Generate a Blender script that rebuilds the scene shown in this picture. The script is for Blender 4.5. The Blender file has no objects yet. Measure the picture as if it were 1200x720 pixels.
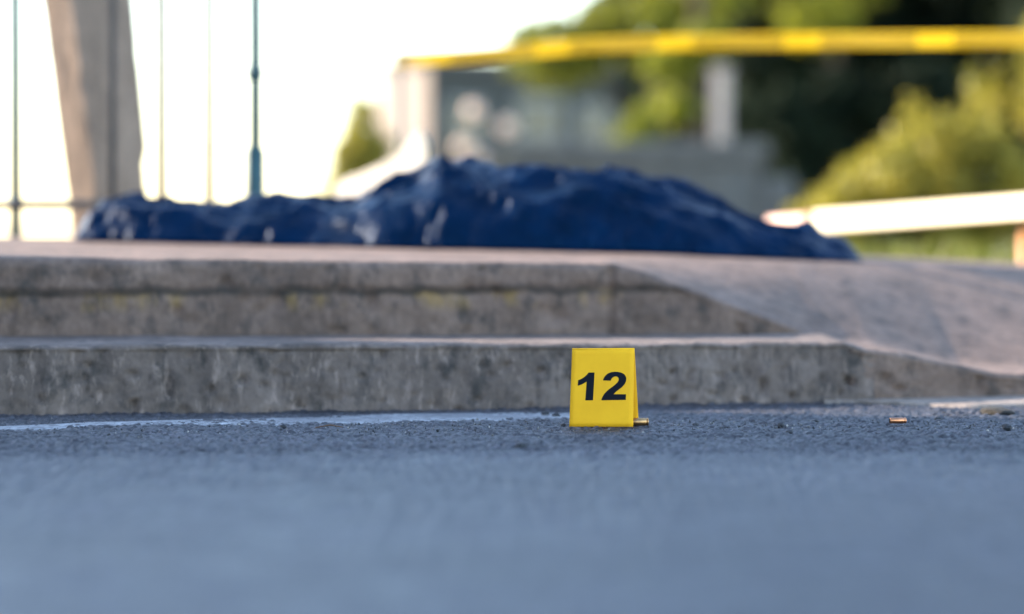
import bpy, bmesh, math, random
import numpy as np
from mathutils import Vector, Matrix

SC = bpy.context.scene
COL = SC.collection
R = math.radians

# ------------------------------------------------------------------ camera
CAM_H = 0.31
FOC = 100.0
FPX = 1200 * FOC / 36.0
cd = bpy.data.cameras.new('camera')
cam = bpy.data.objects.new('camera', cd)
COL.objects.link(cam)
cd.lens = FOC
cd.sensor_width = 36.0
cd.clip_start = 0.05
cd.clip_end = 3000
PITCH = math.atan(90 / FPX)
cam.location = (0, 0, CAM_H)
cam.rotation_euler = (R(90) - PITCH, 0, 0)
cd.dof.use_dof = True
cd.dof.focus_distance = 4.46
cd.dof.aperture_fstop = 1.75
SC.camera = cam

# ------------------------------------------------------------------ sky, sun, exposure
SUN_AZ = 70.0      # degrees to the left of the view direction
SUN_EL = 22.0
w = bpy.data.worlds.new('World')
SC.world = w
w.use_nodes = True
wn = w.node_tree
sky = wn.nodes.new('ShaderNodeTexSky')
sky.sky_type = 'NISHITA'
sky.sun_disc = False
sky.sun_elevation = R(SUN_EL)
sky.sun_rotation = R(360 - SUN_AZ)
sky.dust_density = 0.6
wn.links.new(sky.outputs[0], wn.nodes['Background'].inputs[0])
wn.nodes['Background'].inputs[1].default_value = 0.15
sl = bpy.data.lights.new('sun', 'SUN')
sl.energy = 3.6
sl.angle = R(0.53)
sl.color = (1.0, 0.86, 0.70)
so = bpy.data.objects.new('sun', sl)
COL.objects.link(so)
sdir = Vector((-math.sin(R(SUN_AZ)) * math.cos(R(SUN_EL)), math.cos(R(SUN_AZ)) * math.cos(R(SUN_EL)), math.sin(R(SUN_EL))))
so.rotation_euler = sdir.to_track_quat('Z', 'Y').to_euler()
so.location = (-10, 4, 8)
SC.view_settings.view_transform = 'Standard'
SC.view_settings.look = 'None'
SC.view_settings.gamma = 1
SC.view_settings.use_curve_mapping = False
SC.view_settings.exposure = 2.22

# ------------------------------------------------------------------ helpers
rng = np.random.default_rng(7)
random.seed(7)


def at(px, py, Y):
    """world point at depth Y seen at the photograph's pixel (px, py)"""
    c, s = math.cos(PITCH), math.sin(PITCH)
    dx, dz = (px - 600) / FPX, -(py - 360) / FPX
    d = Vector((dx, c + dz * s, -s + dz * c))
    return Vector((0, 0, CAM_H)) + d * (Y / d.y)


def hash2(i, j, k=0):
    h = (i.astype(np.int64) * 374761393 + j.astype(np.int64) * 668265263 + k * 1442695041) & 0xFFFFFFFF
    h = ((h ^ (h >> 13)) * 1274126177) & 0xFFFFFFFF
    return ((h ^ (h >> 16)) & 0xFFFF) / 65535.0


def vnoise(x, y, k=0):
    x = np.asarray(x, float); y = np.asarray(y, float)
    i, j = np.floor(x), np.floor(y)
    u, v = x - i, y - j
    u, v = u * u * (3 - 2 * u), v * v * (3 - 2 * v)
    i, j = i.astype(np.int64), j.astype(np.int64)
    a, b = hash2(i, j, k), hash2(i + 1, j, k)
    c, d = hash2(i, j + 1, k), hash2(i + 1, j + 1, k)
    return a + (b - a) * u + (c - a) * v + (a - b - c + d) * u * v


def fbm(x, y, k=0, o=4):
    t = 0; am = .5
    for q in range(o):
        t = t + am * vnoise(x * 2 ** q, y * 2 ** q, k + q); am *= .5
    return t


def stones(x, y, cell, k=0):
    """height field of rounded aggregate, 0..1"""
    gx, gy = x / cell, y / cell
    i0, j0 = np.floor(gx).astype(np.int64), np.floor(gy).astype(np.int64)
    best = np.zeros_like(gx)
    for di in (-1, 0, 1):
        for dj in (-1, 0, 1):
            i, j = i0 + di, j0 + dj
            cx, cy = i + hash2(i, j, k), j + hash2(i, j, k + 1)
            r = .38 + .42 * hash2(i, j, k + 2)
            hh = .35 + .65 * hash2(i, j, k + 3)
            d2 = ((gx - cx) ** 2 + (gy - cy) ** 2) / (r * r)
            best = np.maximum(best, hh * np.sqrt(np.clip(1 - d2, 0, 1)))
    return best


def link(name, me, mat=None, parent=None, smooth=False):
    o = bpy.data.objects.new(name, me)
    COL.objects.link(o)
    if mat is not None and not me.materials:
        me.materials.append(mat)
    if parent is not None:
        o.parent = parent
    if smooth:
        me.polygons.foreach_set('use_smooth', [True] * len(me.polygons))
    return o


def mesh_np(name, V, F):
    """V (n,3), F (m,k) arrays -> mesh"""
    me = bpy.data.meshes.new(name)
    V = np.asarray(V, np.float32); F = np.asarray(F, np.int32)
    n, m, k = len(V), len(F), F.shape[1]
    me.vertices.add(n); me.vertices.foreach_set('co', V.ravel())
    me.loops.add(m * k); me.loops.foreach_set('vertex_index', F.ravel())
    me.polygons.add(m)
    me.polygons.foreach_set('loop_start', np.arange(0, m * k, k, dtype=np.int32))
    me.polygons.foreach_set('loop_total', np.full(m, k, np.int32))
    me.update(calc_edges=True)
    me.validate()
    return me


def grid_faces(nr, nc):
    a = np.arange(nr * nc).reshape(nr, nc)
    return np.stack([a[:-1, :-1].ravel(), a[:-1, 1:].ravel(), a[1:, 1:].ravel(), a[1:, :-1].ravel()], 1)


def tag(o, label=None, cat=None, group=None, kind=None):
    if label: o['label'] = label
    if cat: o['category'] = cat
    if group: o['group'] = group
    if kind: o['kind'] = kind
    return o


def empty(name, loc, rz=0):
    o = bpy.data.objects.new(name, None)
    o.empty_display_size = .1
    COL.objects.link(o)
    o.location = loc
    o.rotation_euler = (0, 0, rz)
    return o


def box_bm(bm, lo, hi, bev=0, M=None):
    vs = [bm.verts.new((x, y, z)) for z in (lo[2], hi[2]) for y in (lo[1], hi[1]) for x in (lo[0], hi[0])]
    fs = [bm.faces.new([vs[i] for i in f]) for f in ((0, 2, 3, 1), (4, 5, 7, 6), (0, 1, 5, 4), (2, 6, 7, 3), (0, 4, 6, 2), (1, 3, 7, 5))]
    if bev:
        es = list({e for f in fs for e in f.edges})
        r = bmesh.ops.bevel(bm, geom=es, offset=bev, segments=2, affect='EDGES', profile=.5)
        vs = list({v for f in r['faces'] for v in f.verts} | {v for v in vs if v.is_valid})
    if M is not None:
        bmesh.ops.transform(bm, matrix=M, verts=[v for v in vs if v.is_valid])


def box(name, lo, hi, mat, parent=None, bev=0, M=None):
    bm = bmesh.new()
    box_bm(bm, lo, hi, bev, M)
    me = bpy.data.meshes.new(name)
    bm.to_mesh(me); bm.free()
    return link(name, me, mat, parent)


def tube_data(pts, rad, n=10, cap=True):
    pts = [Vector(p) for p in pts]
    rad = rad if hasattr(rad, '__len__') else [rad] * len(pts)
    V, F = [], []
    for i, p in enumerate(pts):
        d = (pts[min(i + 1, len(pts) - 1)] - pts[max(i - 1, 0)]).normalized()
        a = d.orthogonal() if abs(d.z) > .9 else Vector((0, 0, 1)).cross(d)
        if abs(d.z) > .9:
            a = Vector((1, 0, 0)) - d * d.x
        a.normalize(); b = d.cross(a)
        for k in range(n):
            t = 2 * math.pi * k / n
            V.append(p + (a * math.cos(t) + b * math.sin(t)) * rad[i])
    for i in range(len(pts) - 1):
        for k in range(n):
            F.append((i * n + k, i * n + (k + 1) % n, (i + 1) * n + (k + 1) % n, (i + 1) * n + k))
    if cap:
        F.append(tuple(range(n - 1, -1, -1)))
        F.append(tuple((len(pts) - 1) * n + k for k in range(n)))
    return V, F


def tube(name, pts, rad, mat, parent=None, n=10):
    V, F = tube_data(pts, rad, n)
    me = bpy.data.meshes.new(name)
    me.from_pydata(V, [], F)
    return link(name, me, mat, parent, smooth=True)


# ------------------------------------------------------------------ materials
def new_mat(name):
    m = bpy.data.materials.new(name)
    m.use_nodes = True
    nt = m.node_tree
    b = nt.nodes['Principled BSDF']
    return m, nt, b


def nd(nt, typ, **kw):
    n = nt.nodes.new(typ)
    for k, v in kw.items():
        if k.startswith('i_'):
            n.inputs[k[2:].replace('_', ' ')].default_value = v
        else:
            setattr(n, k, v)
    return n


def ramp(nt, src, stops):
    r = nt.nodes.new('ShaderNodeValToRGB')
    el = r.color_ramp.elements
    while len(el) < len(stops):
        el.new(.5)
    for e, (p, c) in zip(el, stops):
        e.position = p
        e.color = (*c, 1) if len(c) == 3 else c
    nt.links.new(src, r.inputs[0])
    return r.outputs[0]


def mix(nt, fac, a, b, mode='MIX'):
    m = nt.nodes.new('ShaderNodeMix')
    m.data_type = 'RGBA'; m.blend_type = mode
    for s, v in ((m.inputs[0], fac), (m.inputs[6], a), (m.inputs[7], b)):
        if hasattr(v, 'links'):
            nt.links.new(v, s)
        elif isinstance(v, tuple):
            s.default_value = (*v, 1)
        else:
            s.default_value = v
    return m.outputs[2]


def noise(nt, scale, detail=4, rough=.55, vec=None, dist=0):
    n = nd(nt, 'ShaderNodeTexNoise')
    n.inputs['Scale'].default_value = scale
    n.inputs['Detail'].default_value = detail
    n.inputs['Roughness'].default_value = rough
    n.inputs['Distortion'].default_value = dist
    if vec is not None:
        nt.links.new(vec, n.inputs['Vector'])
    return n.outputs['Fac']


def objvec(nt, scale=(1, 1, 1), loc=(0, 0, 0)):
    t = nt.nodes.new('ShaderNodeTexCoord')
    mp = nt.nodes.new('ShaderNodeMapping')
    mp.inputs['Scale'].default_value = scale
    mp.inputs['Location'].default_value = loc
    nt.links.new(t.outputs['Object'], mp.inputs['Vector'])
    return mp.outputs[0]


def bump(nt, b, h, strength=.4, dist=.01):
    n = nt.nodes.new('ShaderNodeBump')
    n.inputs['Strength'].default_value = strength
    n.inputs['Distance'].default_value = dist
    nt.links.new(h, n.inputs['Height'])
    nt.links.new(n.outputs[0], b.inputs['Normal'])


def plain(name, col, rough=.6, metal=0, var=.15, scale=30, spec=.5):
    m, nt, b = new_mat(name)
    f = noise(nt, scale, 4, .6, objvec(nt))
    lo = tuple(c * (1 - var) for c in col); hi = tuple(min(1, c * (1 + var)) for c in col)
    nt.links.new(ramp(nt, f, [(.3, lo), (.7, hi)]), b.inputs['Base Color'])
    b.inputs['Roughness'].default_value = rough
    b.inputs['Metallic'].default_value = metal
    b.inputs['Specular IOR Level'].default_value = spec
    return m


def asphalt_mat():
    m, nt, b = new_mat('asphalt')
    v = objvec(nt)
    fine = noise(nt, 240, 3, .6, v)
    mid = noise(nt, 14, 5, .6, v)
    big = noise(nt, 1.6, 4, .6, v)
    c = ramp(nt, fine, [(.3, (.029, .028, .034)), (.52, (.047, .046, .055)), (.75, (.078, .077, .090))])
    vo = nd(nt, 'ShaderNodeTexVoronoi'); vo.inputs['Scale'].default_value = 125
    nt.links.new(v, vo.inputs['Vector'])
    c = mix(nt, .75, c, ramp(nt, vo.outputs['Color'], [(.1, (.45,) * 3), (.6, (1.0,) * 3), (.9, (2.1, 2.05, 2.0))]), 'MULTIPLY')
    c = mix(nt, .65, c, ramp(nt, mid, [(.3, (.55, .55, .56)), (.7, (1.35, 1.35, 1.35))]), 'MULTIPLY')
    c = mix(nt, .6, c, ramp(nt, big, [(.32, (.55, .55, .56)), (.68, (1.45, 1.43, 1.40))]), 'MULTIPLY')
    nt.links.new(c, b.inputs['Base Color'])
    nt.links.new(ramp(nt, mid, [(.3, (.46,) * 3), (.7, (.64,) * 3)]), b.inputs['Roughness'])
    bump(nt, b, fine, .5, .002)
    return m


def concrete_mat(name, base, warm, stain=.5, yellow=False, fleck=.35):
    m, nt, b = new_mat(name)
    v = objvec(nt)
    vs = objvec(nt, (1, 1, .28))
    f1 = noise(nt, 9, 6, .6, vs)
    f2 = noise(nt, 70, 4, .6, v)
    f3 = noise(nt, 26, 5, .65, objvec(nt, (1, 1, .7), (3, 1, 2)), .1)
    c = ramp(nt, f1, [(.28, tuple(x * .62 for x in base)), (.5, base), (.75, warm)])
    c = mix(nt, .5, c, ramp(nt, f2, [(.3, (.65,) * 3), (.7, (1.3,) * 3)]), 'MULTIPLY')
    c = mix(nt, ramp(nt, f3, [(.50, (0,) * 3), (.68, (stain,) * 3)]), c, (.045, .040, .038))
    f4 = noise(nt, 60, 4, .7, objvec(nt, (1, 1, .35), (5, 2, 1)), .3)
    c = mix(nt, ramp(nt, f4, [(.55, (0,) * 3), (.72, (fleck,) * 3)]), c, tuple(min(1, x * 2.1) for x in base))
    c = mix(nt, ramp(nt, f4, [(.28, (fleck,) * 3), (.42, (0,) * 3)]), c, tuple(x * .25 for x in base))
    if yellow:
        # remains of yellow kerb paint in a band of the riser
        t = nt.nodes.new('ShaderNodeTexCoord')
        sx = nt.nodes.new('ShaderNodeSeparateXYZ')
        nt.links.new(t.outputs['Object'], sx.inputs[0])
        zb = ramp(nt, sx.outputs[2], [(.155, (0,) * 3), (.175, (1,) * 3), (.195, (1,) * 3), (.202, (0,) * 3)])
        patch = ramp(nt, noise(nt, 11, 4, .6, objvec(nt, (1, 1, .3), (7.3, 0, 0))), [(.50, (0,) * 3), (.62, (.45,) * 3)])
        xm = ramp(nt, sx.outputs[0], [(.15, (1,) * 3), (.3, (0,) * 3)])
        k = mix(nt, 1.0, mix(nt, 1.0, zb, patch, 'MULTIPLY'), xm, 'MULTIPLY')
        c = mix(nt, k, c, (.36, .22, .05))
        # dirt lodged in the joint between the two courses
        jz = nt.nodes.new('ShaderNodeMath'); jz.operation = 'ADD'
        wob = nt.nodes.new('ShaderNodeMath'); wob.operation = 'MULTIPLY_ADD'
        nt.links.new(noise(nt, 16, 4, .6, objvec(nt, (1, 1, 0))), wob.inputs[0]); wob.inputs[1].default_value = .035; wob.inputs[2].default_value = -.0175
        nt.links.new(sx.outputs[2], jz.inputs[0]); nt.links.new(wob.outputs[0], jz.inputs[1])
        jb = ramp(nt, jz.outputs[0], [(.186, (0,) * 3), (.192, (.85,) * 3), (.198, (.85,) * 3), (.209, (0,) * 3)])
        xm = ramp(nt, sx.outputs[0], [(.25, (1,) * 3), (.5, (0,) * 3)])
        jm = mix(nt, 1.0, jb, ramp(nt, noise(nt, 7, 3, .6, objvec(nt, (1, 1, 0), (2, 0, 0))), [(.3, (.25,) * 3), (.55, (1,) * 3)]), 'MULTIPLY')
        c = mix(nt, mix(nt, 1.0, jm, xm, 'MULTIPLY'), c, (.05, .043, .04))
    nt.links.new(c, b.inputs['Base Color'])
    b.inputs['Roughness'].default_value = .85
    b.inputs['Specular IOR Level'].default_value = .3
    bump(nt, b, f2, .45, .004)
    return m


def leaf_mat(name, a, bcol, trans=.45, rough=.5):
    m, nt, b = new_mat(name)
    g = nt.nodes.new('ShaderNodeNewGeometry')
    c = ramp(nt, g.outputs['Random Per Island'], [(0, a), (1, bcol)])
    nt.links.new(c, b.inputs['Base Color'])
    b.inputs['Roughness'].default_value = rough
    b.inputs['Specular IOR Level'].default_value = .5 - .5 * rough
    tr = nt.nodes.new('ShaderNodeBsdfTranslucent')
    nt.links.new(mix(nt, .5, c, (1.0, .95, .35), 'MULTIPLY'), tr.inputs[0])
    ms = nt.nodes.new('ShaderNodeMixShader')
    ms.inputs[0].default_value = trans
    nt.links.new(b.outputs[0], ms.inputs[1]); nt.links.new(tr.outputs[0], ms.inputs[2])
    nt.links.new(ms.outputs[0], nt.nodes['Material Output'].inputs[0])
    return m


M_ASPH = asphalt_mat()
M_SLAB = concrete_mat('pavement_concrete', (0.1823, 0.1247, 0.0998), (0.2451, 0.1703, 0.1376), .8, yellow=True)
M_STEP = concrete_mat('step_concrete', (0.1600, 0.1221, 0.1049), (0.2305, 0.1806, 0.1565), .9, fleck=.8)
M_PIER = concrete_mat('pier_concrete', (.25, .185, .143), (.31, .235, .185), .15)
M_WALL = concrete_mat('parapet_concrete', (.10, .102, .098), (.14, .14, .133), .4)
M_PALE = concrete_mat('pale_stone', (.66, .60, .52), (.74, .69, .60), .1)
M_BARK = plain('bark', (.045, .034, .025), .9, var=.4, scale=12)
M_TEAL = plain('dark_green_metal', (.02, .07, .08), .45, .2, .3)
M_RUST = plain('rusty_rail', (.16, .13, .11), .7, .2, .4)
M_POST = plain('grey_post', (.10, .11, .11), .6)
M_STONE = plain('dark_stone', (.028, .03, .036), .75, var=.5, scale=120)

# ------------------------------------------------------------------ road: one sheet to beyond the frame, real aggregate where the lens is sharp
def spaced(lo, hi, fine_lo, fine_hi, step, grow=1.35):
    mid = list(np.arange(fine_lo, fine_hi + 1e-9, step))
    l, s, p = [], step, fine_lo
    while p > lo:
        s *= grow if p > -8 else 1.5; p = max(lo, p - s); l.append(p)
    h, s, p = [], step, mid[-1]
    while p < hi:
        s *= grow; p = min(hi, p + s); h.append(p)
    return np.array(l[::-1] + mid + h)


xs = spaced(-600, 600, -1.02, 1.02, .0032)
ys = spaced(-800, 5.9, 4.02, 5.02, .0034, 1.06)
XX, YY = np.meshgrid(xs, ys)
fade = np.clip((YY - 2.0) / 1.6, 0, 1) * np.clip((1.4 - np.abs(XX)) / .3, 0, 1)
ZZ = (stones(XX, YY, .0085, 3) * .0046 + stones(XX, YY, .017, 9) * .0040 * (vnoise(XX * 9, YY * 9, 4) > .45)) * fade
ZZ += (fbm(XX * 3.1, YY * 3.1, 21) - .5) * .010 * np.clip((1.6 - np.abs(XX)) / .4, 0, 1)
ZZ -= .0035
ZROAD = lambda x, y: float((fbm(np.array([x * 3.1]), np.array([y * 3.1]), 21)[0] - .5) * .010 - .0005)
me = mesh_np('road', np.stack([XX, YY, ZZ], -1).reshape(-1, 3), grid_faces(len(ys), len(xs)))
road = link('road', me, M_ASPH, smooth=True)
tag(road, kind='structure')

# ------------------------------------------------------------------ pavement, step and ramp
UP = lambda x: 5.40 + .25 * x          # upper riser line
LOW = lambda x: 4.98 + .25 * x         # lower riser line
SLAB = lambda x, y: .25 - .018 * np.clip(x, -2.5, 2) + .018 * (y - 5.45)


def slab_front(x):
    """front line and height of the paved surface at x"""
    yf = np.interp(x, [-9, .588, .612, 9], [UP(-9), UP(.588), LOW(.612) + .004, LOW(9) + .004])
    z0 = SLAB(x, yf)
    zs_ = float(SLAB(.20, UP(.20)))
    fz = np.interp(x, [.20, .26, .55, .585, .62, .70, .885, 1.15, 9], [zs_, zs_ - .017, .120, .104, .0985, .088, .048, .037, .034])
    return yf, np.where(x < .20, z0, fz)


def pav_z(x, y):
    """height of the paved surface: level slab falling to the kerb ramp at the front right"""
    x = np.asarray(x, float); y = np.asarray(y, float)
    zf = slab_front(x)[1]
    up = UP(x)
    yr = up + np.interp(x, [.20, .6, 1.3], [.42, .52, 1.1])
    tt = np.clip((y - up) / (yr - up), 0, 1)
    tt = tt * (1.35 - .35 * tt * tt)
    tt = np.clip(tt, 0, 1)
    zs = SLAB(x, y) - np.interp(x, [.3, 1.3, 9], [0, .030, .06])
    return np.where(x < .20, SLAB(x, y), zf + (zs - zf) * tt)


YB = lambda x: np.interp(x, [-9, -1.3, .6, 9], [6.55, 6.75, 7.05, 8.2])


def build_pavement():
    cx = np.unique(np.concatenate([np.linspace(-9, -1.5, 40), np.arange(-1.5, 1.5, .008), np.linspace(1.5, 9, 40)]))
    # profile rows: (kind, parameter)
    zr = np.linspace(0, 1, 34)
    rows = []
    yf, zf = slab_front(cx)
    calm = np.clip(np.abs(cx - .60) / .06, .05, 1)
    for t in zr:                              # riser, bottom to just below the nose
        z = -.06 + (zf - .012 + .06) * t
        zabs = z
        lip = np.where(zabs > .197, -.006, 0) * (cx < .45)                 # upper course stands slightly proud
        groove = .010 * np.exp(-((zabs - .194 - .004 * np.sin(cx * 9)) / .0045) ** 2) * (cx < .5) * (.25 + 1.1 * vnoise(cx * 13, cx * 0, 5))
        rough = (fbm(cx * 22, z * 40, 31, 4) - .5) * .011
        pit = np.clip(vnoise(cx * 34, z * 50, 37) - .74, 0, 1) * .06
        rows.append(np.stack([cx, yf + lip + groove + rough + pit + .012 * np.exp(-((cx - .19) / .006) ** 2), z], 1))
    for a in (20, 45, 70):                    # worn rounded nose
        ra = R(a)
        wear = (fbm(cx * 16, cx * 0 + a * .01, 41, 3) - .5) * .007 * calm
        rows.append(np.stack([cx, yf + .016 * (1 - math.cos(ra)) - .004, zf - .012 * (1 - math.sin(ra)) + wear], 1))
    yb = YB(cx)
    ups = UP(cx) + .014
    for k, t in [(0, q) for q in np.linspace(0, 1, 12)] + [(1, q) for q in np.concatenate([np.linspace(.02, .5, 26), np.linspace(.54, 1, 16)])]:
        y = yf + .014 + (ups - yf - .014) * t if k == 0 else ups + (yb - ups) * t
        z = pav_z(cx, y) + (fbm(cx * 7, y * 7, 51, 3) - .5) * .006 * calm
        rows.append(np.stack([cx, y, z], 1))
    last = rows[-1].copy(); last[:, 2] = -.1
    rows.append(last)
    V = np.concatenate(rows)
    return mesh_np('pavement', V, grid_faces(len(rows), len(cx)))


pav = link('pavement', build_pavement(), M_SLAB, smooth=True)
tag(pav, kind='structure')


def build_step():
    cx = np.unique(np.concatenate([np.linspace(-9, -1.5, 40), np.arange(-1.5, .66, .007)]))
    top = .112 - .006 * np.clip(cx, -2, 1) - .30 * np.clip(cx - .60, 0, 1)
    rows = []
    for t in np.linspace(0, 1, 34):
        z = -.05 + (top - .010 + .05) * t
        rough = (fbm(cx * 46, z * 20, 61, 4) - .5) * .014 + (fbm(cx * 60, z * 60, 63, 2) - .5) * .006
        pit = np.clip(fbm(cx * 55 + 3.3, z * 42 + cx * 9, 67, 2) - .52, 0, 1) * .09
        rows.append(np.stack([cx, LOW(cx) + rough + pit + .012 * (1 - t) * -1 + .006, z], 1))
    for a in (20, 45, 70):
        ra = R(a)
        wear = (fbm(cx * 18, cx * 0 + a * .01, 71, 3) - .5) * .010
        rows.append(np.stack([cx, LOW(cx) + .018 * (1 - math.cos(ra)), top - .010 * (1 - math.sin(ra)) + wear], 1))
    for t in np.linspace(.04, 1, 30):
        y = LOW(cx) + .018 + .44 * t
        rows.append(np.stack([cx, y, top + (fbm(cx * 9, y * 9, 73, 3) - .5) * .005], 1))
    V = np.concatenate(rows)
    return mesh_np('kerb_step', V, grid_faces(len(rows), len(cx)))


step = link('kerb_step', build_step(), M_STEP, smooth=True)
tag(step, kind='structure')

# ------------------------------------------------------------------ ground behind the pavement, to the horizon
m, nt, b = new_mat('pale_earth')
c = ramp(nt, noise(nt, .5, 6, .6, objvec(nt)), [(.3, (.20, .17, .12)), (.7, (.30, .26, .20))])
nt.links.new(c, b.inputs['Base Color']); b.inputs['Roughness'].default_value = .95
bump(nt, b, noise(nt, 8, 5, .6, objvec(nt)), .5, .03)
gx = spaced(-900, 900, -12, 12, .5, 1.4)
gy = spaced(5.6, 1600, 5.6, 30, .5, 1.3)
GX, GY = np.meshgrid(gx, gy)
GZ = -.06 + (fbm(GX * .6, GY * .6, 81) - .5) * .10 * np.clip((GY - 7) / 4, 0, 1)
ground = link('ground', mesh_np('ground', np.stack([GX, GY, GZ], -1).reshape(-1, 3), grid_faces(len(gy), len(gx))), m, smooth=True)
tag(ground, kind='structure')

# concrete gutter strip at the foot of the ramp
cxg = np.linspace(.56, 9, 260)
rows = []
for k, (dy, z) in enumerate([(-.20, -.006), (-.196, .004), (-.13, .005), (-.06, .005), (.03, .006)]):
    wob = (fbm(cxg * 14, cxg * 0 + k, 141, 3) - .5) * (.03 if k < 2 else 0)
    taper = np.clip((cxg - .56) / .25, .15, 1)
    rows.append(np.stack([cxg, LOW(cxg) + dy * taper + wob, z + (fbm(cxg * 3.1, (LOW(cxg) + dy) * 3.1, 21) - .5) * .010 * np.clip((1.6 - np.abs(cxg)) / .4, 0, 1) + (fbm(cxg * 30, cxg * 0 + k, 143, 2) - .5) * .002], 1))
gut = link('gutter', mesh_np('gutter', np.concatenate(rows), grid_faces(5, len(cxg))), concrete_mat('gutter_concrete', (.30, .24, .20), (.38, .31, .26), .6), smooth=True)
tag(gut, kind='structure')

# worn white line on the road
m, nt, b = new_mat('worn_road_paint')
f = noise(nt, 60, 5, .65, objvec(nt, (1, 1, 1)))
f2 = noise(nt, 5, 3, .6, objvec(nt))
k = mix(nt, 1, ramp(nt, f, [(.40, (0,) * 3), (.66, (.9,) * 3)]), ramp(nt, f2, [(.3, (.3,) * 3), (.6, (1,) * 3)]), 'MULTIPLY')
nt.links.new(mix(nt, k, (.10, .104, .118), (.52, .54, .57)), b.inputs['Base Color'])
b.inputs['Roughness'].default_value = .6
cl = [(-1.6, 4.30, .08), (-1.2, 4.36, .09), (-.80, 4.44, .10), (-.60, 4.53, .12), (-.42, 4.61, .20), (-.21, 4.70, .27), (.0, 4.76, .24), (.10, 4.79, .16), (.16, 4.80, .02)]
tt = np.linspace(0, len(cl) - 1, 260)
LX = np.interp(tt, range(len(cl)), [p[0] for p in cl]); LY = np.interp(tt, range(len(cl)), [p[1] for p in cl]); LW = np.interp(tt, range(len(cl)), [p[2] for p in cl])
rows = []
for s in np.linspace(-.5, .5, 9):
    wob = (vnoise(LX * 30, LX * 0 + s, 5) - .5) * .02 * (abs(s) > .3)
    y = LY + LW * s + wob
    z = (fbm(LX * 3.1, y * 3.1, 21) - .5) * .010 + .0012 - (.004 if abs(s) > .45 else 0)
    rows.append(np.stack([LX, y, z], 1))
line = link('road_marking', mesh_np('road_marking', np.concatenate(rows), grid_faces(9, len(LX))), m, smooth=True)
tag(line, kind='structure')

# ------------------------------------------------------------------ unseen building added left of the view to cast shade over the road
M_PLAST = plain('grey_plaster', (.42, .40, .38), .9, var=.12, scale=3)
M_GLASS = plain('window_glass', (.02, .03, .035), .08, var=.1)
M_FRAME = plain('window_frame_paint', (.30, .32, .32), .5)
bx, by1 = -8.2, 7.95
bld = empty('shade_building', (bx, by1, 0))
tag(bld, 'unseen grey plastered building added to shade the road', 'building')
box('wall', (-6, -15, -.1), (0, 0, 5.2), M_PLAST, bld)
box('parapet', (-6.06, -15.06, 5.2), (.06, .06, 5.42), M_WALL, bld)
for i in range(5):
    y0 = -2.6 - 2.7 * i
    wf = box('window', (.003, y0 - .6, 1.4), (.05, y0 + .6, 2.9), M_FRAME, bld)
    box('pane', (.052, y0 - .53, 1.47), (.058, y0 - .02, 2.83), M_GLASS, wf)
    box('pane', (.052, y0 + .02, 1.47), (.058, y0 + .53, 2.83), M_GLASS, wf)

# ------------------------------------------------------------------ evidence marker
mp = at(708, 501.5, 4.46)
MK = empty('number_marker', (mp.x, mp.y, ZROAD(mp.x, mp.y) + .0032), R(-11))
MK.rotation_euler.y = R(-.7)
tag(MK, 'yellow folded tent marker with black number 12 standing on the asphalt', 'marker')
M_YEL = plain('yellow_plastic', (.98, .485, .018), .6, var=.07, scale=22, spec=.12)
m, nt, b = new_mat('black_print')
b.inputs['Base Color'].default_value = (.004, .006, .012, 1); b.inputs['Roughness'].default_value = .6; b.inputs['Specular IOR Level'].default_value = .12
M_BLK = m
W2, HT, DEP, TH = .0505, .1195, .060, .0011      # half width, height, depth at base, sheet thickness


def panel(name, yb, yt, z1, parent, curl=0):
    nx, nz = 13, 17
    X = np.linspace(-1, 1, nx); T = np.linspace(0, 1, nz)
    A, B = np.meshgrid(X, T)
    taper = W2 - .0012 * B
    yy = yb + (yt - yb) * B + curl * np.sin(np.pi * B) * (1 - .4 * A ** 2)
    front = np.stack([A * taper, yy, B * z1], -1).reshape(-1, 3)
    back = front + np.array([0, TH if yb < yt else -TH, 0]) * (1 if yb < yt else 1)
    V = np.concatenate([front, back])
    F = grid_faces(nz, nx); n = nx * nz
    G = F[:, ::-1] + n
    idx = np.arange(n).reshape(nz, nx)
    rim = np.concatenate([idx[0, :], idx[1:, -1], idx[-1, ::-1][1:], idx[::-1, 0][1:]])
    S = np.stack([rim[:-1], rim[:-1] + n, rim[1:] + n, rim[1:]], 1)
    return link(name, mesh_np(name, V, np.concatenate([F, G, S])), M_YEL, parent)


FY, FT = -DEP / 2 + .0, -.0022       # front panel foot / ridge
fp = panel('front_panel', FY, FT, HT, MK, -.0004)
bp = panel('back_panel', DEP / 2, .0022, HT, MK, .0004)
rd = tube('ridge_fold', [(-W2 + .0013, 0, HT - .0002), (W2 - .0013, 0, HT - .0002)], .0023, M_YEL, MK, 10)


# digits, drawn as outlines and laid as a thin print on the front panel
def bez(p0, p1, p2, n=9):
    return [((1 - t) ** 2 * p0[0] + 2 * t * (1 - t) * p1[0] + t * t * p2[0], (1 - t) ** 2 * p0[1] + 2 * t * (1 - t) * p1[1] + t * t * p2[1]) for t in np.linspace(0, 1, n)]


one = [(262, 106), (364, 106), (352, 580), (222, 582), (234, 262)] + bez((234, 262), (160, 312), (84, 332), 5)[1:] + [(88, 238)] + bez((88, 238), (205, 195), (262, 106), 7)[1:-1]
two = (bez((512, 242), (530, 165), (588, 128)) + bez((588, 128), (650, 92), (722, 94))[1:] + bez((722, 94), (905, 100), (908, 222))[1:]
       + bez((908, 222), (905, 300), (820, 370))[1:] + bez((820, 370), (735, 430), (698, 476))[1:] + [(908, 478), (904, 572), (492, 580)]
       + bez((492, 580), (510, 475), (640, 375))[1:] + bez((640, 375), (785, 275), (780, 225))[1:] + bez((780, 225), (775, 172), (722, 174))[1:]
       + bez((722, 174), (668, 178), (640, 246))[1:])


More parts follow.
